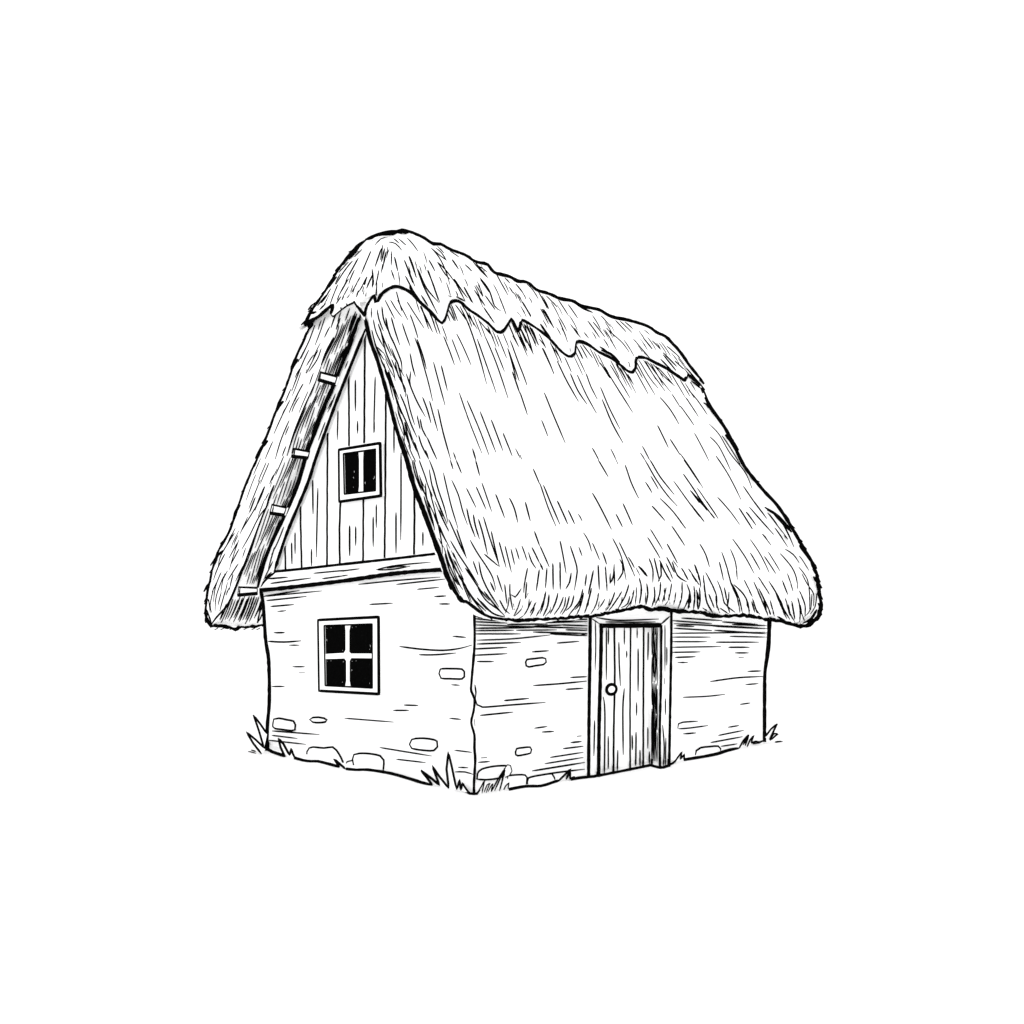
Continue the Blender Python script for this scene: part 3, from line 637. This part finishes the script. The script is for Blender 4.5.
# ---- ink on the ridge cap
bcc = lambda x, y: bc(x, y)-(D(x, y).normalized())*.01
stroke(cap, BR[1:], bcc, 2.7, (.02, .02), vary=.15, step=2.5)
stroke(cap, [(364.5, 316), (366, 309), (368, 304), (371, 298)], bcc, 2.7, (0, .2))
stroke(cap, [(365, 316), (361, 311), (357.4, 306), (354.5, 302), (351, 303), (346.6, 305), (338.8, 310.8), (333, 316), (331.2, 313), (333, 305), (326, 310), (318, 317), (310, 321), (304.2, 325.5)], bcc, 2.7, (0, .1), vary=.15, step=2.5)
stroke(cap, [(304, 325.5), (309, 316), (313.4, 308), (325, 292), (336.9, 272.7), (348.6, 256), (357, 247), (366, 239.8)], cc, 2.9, (.1, .05), vary=.15)
stroke(cap, [(366, 239.5), (378, 234.6), (391.6, 232.6), (397, 232.6), (402.3, 230.9), (415, 234.6), (424, 239), (432.6, 244.6), (440.4, 245), (450, 250.3), (465.8, 256.5), (473.4, 261.5), (480, 263.5), (487.5, 265.5), (493.8, 273), (509.4, 277.2), (517.2, 281.7),
             (526.6, 283), (536, 290.3), (548.4, 294.4), (560, 299.3), (571.6, 301.2), (581, 306.3), (598, 310.5), (606, 315), (613.8, 318), (629.4, 321.3), (648, 327.5), (656, 333), (665, 337), (673, 345.3), (679, 352), (691, 369), (701.5, 380.6), (704, 384)], cc, 4.0, (.05, .05), vary=.12, step=3)
C1 = (290, 220, 5.12)
lines(cap, C1, """2.6:385,100,420,90,440,82;2.4:230,262,270,228;2.2:92,460,130,422;3:85,520,110,530,130,505;2.4:75,542,130,520;2:100,480,135,470;3:300,200,340,150,360,130;2.4:200,345,240,290""", cc, taper=(.4, .2))
lines(cap, C1, """435,128,465,98,500,88;505,113,540,122,572,155;530,95,560,120;555,95,592,128;600,92,630,125,655,160;415,158,365,275;352,160,330,175,310,195;468,145,435,240;485,145,467,215;508,150,500,170;492,160,480,225;
350,195,320,250,285,310;320,210,280,260,235,330;370,150,330,190;535,188,552,262;518,255,535,305;585,205,640,340;608,185,648,295;655,252,700,350,765,425;703,258,745,355;712,205,742,262;590,285,640,380;
330,255,310,300,300,330;425,275,400,330,392,350;420,250,425,300,420,340;395,290,370,340,350,370;360,290,320,365,290,400;300,300,255,380;280,330,240,410;245,330,205,430;210,350,180,400,160,425;
265,410,300,340;235,430,262,390;320,380,330,350;340,395,350,360;370,400,380,360;390,370,385,410;475,320,473,345;180,430,150,460;215,430,150,490,110,520;190,380,140,440;725,145,765,180,800,205;755,215,800,260,845,320;
755,135,790,170;830,205,862,250;897,228,932,262;945,215,975,250,1010,290;840,300,880,360,910,400;890,342,930,420;945,362,1000,440;975,305,1020,370;430,370,432,400;445,320,440,400;
610,345,660,410;1.6:615,350,650,390;230,330,260,270;250,270,300,215;800,320,822,385""", cc, 1.3)
lines(cap, A9, """200,180,250,240,290,320,320,415;230,180,265,210,298,260;240,270,290,350,322,380;185,258,222,325;180,320,210,410,255,525;110,310,150,420,200,520,240,600;60,232,85,300,102,365;30,260,80,400;
335,252,375,315;415,285,457,328;343,378,415,512;408,425,470,535;475,447,518,515;485,415,530,490;510,368,570,450,605,550,645,580;468,270,510,320,562,370;505,295,560,335;520,290,540,330;615,345,650,410,690,480;
545,483,610,575;635,490,680,605;535,558,605,660;670,370,705,405;700,430,725,470;740,408,790,470;810,410,850,450,885,505;885,460,920,520,950,568;935,485,1005,558;782,528,840,615;908,570,985,690;
1.6:752,590,775,620;1.8:60,420,100,480,135,525;1.6:900,665,930,710,965,755;1.4:135,480,180,550;1.5:310,485,330,490;1.5:360,490,420,520;5,130,38,158;320,200,380,240;1.8:480,600,520,640""", cc, 1.3)
lines(cap, A2, """15,10,70,108;140,55,180,110,218,180;195,0,238,45;150,0,185,55;245,0,310,100;308,28,370,117;245,120,280,200,305,270;322,155,350,195,388,240;432,133,510,240;465,138,545,238;408,205,440,245;
517,100,580,172;553,182,600,225,655,275,700,335;610,130,680,205;640,135,718,210;670,140,722,185;795,192,830,222;725,250,775,310,830,370;790,245,848,315;845,260,900,318;900,378,960,440,975,455;
915,350,1000,452;938,295,1024,370;993,388,1024,418;1.8:130,152,165,205,190,240;1.6:320,308,322,330;1.8:695,395,705,430;2.2:350,20,400,55,465,80;1.6:510,298,560,330;2.4:490,325,540,350,600,385;2.2:520,320,580,345,640,400;1.5:1000,300,1024,330""", cc, 1.3)
lines(cap, A7, """1.8:850,475,900,540,945,600;1.3:880,545,960,640;1.3:830,515,900,580;1.2:900,600,945,635;1.5:885,575,920,600;780,480,840,540;1.8:700,360,745,385""", cc, 1.4)
flicks(cap, [(304, 325.5), (313.4, 308), (325, 292), (336.9, 272.7), (348.6, 256), (366, 239.8)][::-1], cc, 5, -1, 2.0)
TOPY = [(310, 312), (325, 292), (337, 273), (349, 256), (366, 240), (392, 233), (402, 231), (433, 245), (466, 257), (494, 273), (548, 294), (598, 311), (648, 328), (673, 346), (691, 369)]
BOTY = [(310, 320), (335, 310), (358, 300), (380, 294), (400, 288), (420, 302), (442, 320), (461, 303), (503, 329), (522, 320), (568, 354), (584, 342), (632, 368), (645, 358), (700, 384)]
SLO = [(320, -.55), (350, -.42), (380, -.2), (398, .1), (430, .35), (500, .5), (600, .6), (700, .75)]
for k in range(70):
    x = R.uniform(322, 686); y0, y1 = interp(TOPY, x)+4, interp(BOTY, x)-3; ln = R.uniform(6, 16); y = R.uniform(y0, max(y0+1, y1-ln)); m_ = interp(SLO, x)
    if y+ln > interp(BOTY, x+m_*ln)+1: continue
    stroke(cap, [(x, y), (x+m_*ln*.5+.3, y+ln*.5), (x+m_*ln, y+ln)], cc, R.uniform(.85, 1.1))
for k in range(180):                                           # unseen left side of the cap
    r_ = R.randrange(10, len(crow)-3); u = R.randrange(NU//2+4, NU-5); n = R.randrange(3, 5)
    cap.tube([crow[r_][u+q]+U*.004+Z3*.003 for q in range(n)], .007)
cap.tube([r[NU] for r in crow[3:-1:3]], .018, (0, 0))
cap.build('ridge_cap', [STRAW, INK], thatch)

# ---------------------------------------------------------------- ground
g = MB(); g.poly([(-300, -100, 0), (300, -100, 0), (300, 900, 0), (-300, 900, 0)])
go = g.build('ground', [PAPER], None, org=Vector((0, 0, 0))); go['kind'] = 'structure'

# ---------------------------------------------------------------- grass tufts
def tuft(label, blades, place, org_px):
    yx, yy = max(((x, y) for b in blades for x, y in zip(b[1::2], b[2::2])), key=lambda q: q[1])
    p0 = EYE+D(yx, yy)*(1.742/((yy-HZ)/F)); nn = V if place is gf else U       # the tuft stands on the ground
    place = lambda x, y: on_plane(x, y, p0, nn)
    base = place(*org_px); base.z = 0
    e = bpy.data.objects.new('grass_tuft', None); scn.collection.objects.link(e); e.location = base
    e['label'] = label; e['category'] = 'grass tuft'; e['group'] = 'grass tufts along the foot of the cottage walls'
    for k, b in enumerate(blades):
        ww, P = b[0], b[1:]
        P = pts([float(c) for c in P])
        m = MB(); off = .03*(k % 3)
        def pl(x, y): p = place(x, y); d = (p-EYE).normalized(); return p-d*off
        A = [pl(x, y) for x, y in P]
        if len(A) > 2:
            m.prism([a_+(a_-EYE).normalized()*.03 for a_ in A], (A[0]-EYE).normalized()*.006, 0)
        tip = max(range(len(P)), key=lambda i: -P[i][1])
        Q = []
        for p, q in zip(P, P[1:]): Q += [(p[0]+(q[0]-p[0])*f/4, p[1]+(q[1]-p[1])*f/4) for f in range(4)]
        A = [pl(x, y) for x, y in Q+[P[-1]]]
        m.tube(A, ww*.54*A[0].y/F, (.06, .06))
        m.build('grass_blade', [WHITE, INK], e, org=base)
gf = gA(-.12); lf = lA(-.12)
tuft('tall pointed grass blades at the far left corner of the gable wall', [(2, 261.5, 754, 253, 743, 246.5, 732, 256, 740, 265.5, 749), (2, 264, 748, 259, 731, 253.5, 715, 261, 725, 267, 734), (1.8, 248, 751.5, 256, 753.8), (1.4, 251, 750, 256, 751.5)], gf, (258, 755))
tuft('short grass blades at the wall foot just right of the left corner', [(2.2, 285, 757, 280.5, 747, 278.6, 738.5, 283.5, 744, 289.6, 755.5), (2, 289.6, 755.5, 291.2, 748.6, 293, 754, 295.5, 759)], gf, (287, 757))
tuft('single small leaning grass blade between the base stones of the gable wall', [(2.2, 339.5, 767, 334, 758.8, 340, 764, 345.5, 769)], gf, (341, 768))
tuft('tallest grass clump at the foot of the gable wall left of the near corner', [(2.4, 432.5, 785.5, 426.5, 777, 421, 770.6, 431, 778, 440, 785.5), (2.2, 439.5, 785.5, 436, 776, 432.3, 766, 439, 776, 448.8, 788.5),
      (2.2, 448.8, 788.5, 446.4, 769, 448.3, 752, 451.6, 766, 456.6, 789.7), (2, 456.6, 789.7, 459.7, 779.5, 460.7, 790.5), (2, 460.7, 790.5, 462.5, 783, 465.5, 788, 469, 793)], gf, (448, 790))
tuft('tangled grass at the foot of the long wall right of the near corner', [(1.3, 477, 793.6, 481, 787, 484.7, 780, 482, 793), (1.1, 484, 792.5, 487, 785, 490, 783, 486, 793), (1.1, 488, 792, 491.5, 785, 493, 783.5, 491, 791), (1.5, 491, 792, 497.5, 780, 505, 768, 494.5, 791),
      (1.1, 505, 768, 507.5, 764.7, 510.5, 765.5, 512, 771, 509.5, 775.5, 505, 777.5), (1.5, 499.5, 791, 502.5, 780, 505, 770, 501.5, 782), (1.2, 503.4, 790.5, 505.5, 786, 509, 782.6, 508, 789)], lf, (492, 792))
tuft('small grass clump beside the left post of the door frame', [(2, 558.5, 781, 564.5, 775, 570.5, 768.8, 566, 779.5), (1.9, 566, 779.5, 570.5, 771, 570, 779.5), (1.6, 570, 778.5, 575, 776.5)], lf, (566, 780))
tuft('low grass sprig at the wall foot just right of the door', [(1.6, 674, 763, 678, 757, 682, 751.7, 680.3, 759.5), (1.6, 680.3, 759.5, 684.5, 754, 684, 760.5)], lf, (680, 761))
tuft('bushy grass clump under the right end of the long wall', [(1.6, 739, 748.5, 743, 741, 748.3, 734.5, 743, 745), (1.6, 743, 745, 749, 735, 745, 746), (1.6, 747, 747, 750, 740, 753.8, 735.3, 751, 743), (2, 751, 743, 756, 741.5, 760, 742.5)], lf, (746, 747))
tuft('grass blades leaning out past the far right corner of the long wall', [(1.8, 765, 737, 771, 729, 777.2, 723.6, 769.5, 740), (1.6, 769.5, 739.5, 774, 733.5, 778, 733.8, 770, 740.5), (2, 775, 742, 782.8, 741.6)], lf, (770, 741))

# ---------------------------------------------------------------- world, camera, view
wd = bpy.data.worlds.new('World'); scn.world = wd; wd.use_nodes = True
bg = wd.node_tree.nodes['Background']; bg.inputs[0].default_value = (1, 1, 1, 1); bg.inputs[1].default_value = 1.15
sl = bpy.data.lights.new('added_front_fill', 'SUN'); sl.energy = 1.3; sl.angle = math.radians(40)   # broad soft fill added on the viewer's side to lift grey recesses
so = bpy.data.objects.new('added_front_fill', sl); scn.collection.objects.link(so); so.location = (0, -2, 6)
so.rotation_euler = Vector((.08, 1, -.24)).to_track_quat('-Z', 'Y').to_euler()
cam = bpy.data.cameras.new('camera'); co = bpy.data.objects.new('camera', cam); scn.collection.objects.link(co)
co.location = EYE; co.rotation_euler = (math.pi/2, 0, 0)
cam.sensor_width = 36; cam.lens = 36*F/1024; cam.shift_y = (HZ-512)/1024; cam.clip_end = 2000; cam.clip_start = .05
scn.camera = co
scn.render.engine = 'CYCLES'; scn.cycles.diffuse_bounces = 20; scn.cycles.max_bounces = 24
scn.render.resolution_x = 1024; scn.render.resolution_y = 1024
scn.view_settings.view_transform = 'Standard'; scn.view_settings.look = 'None'; scn.view_settings.exposure = 0; scn.view_settings.gamma = 1
scn.view_settings.use_curve_mapping = False
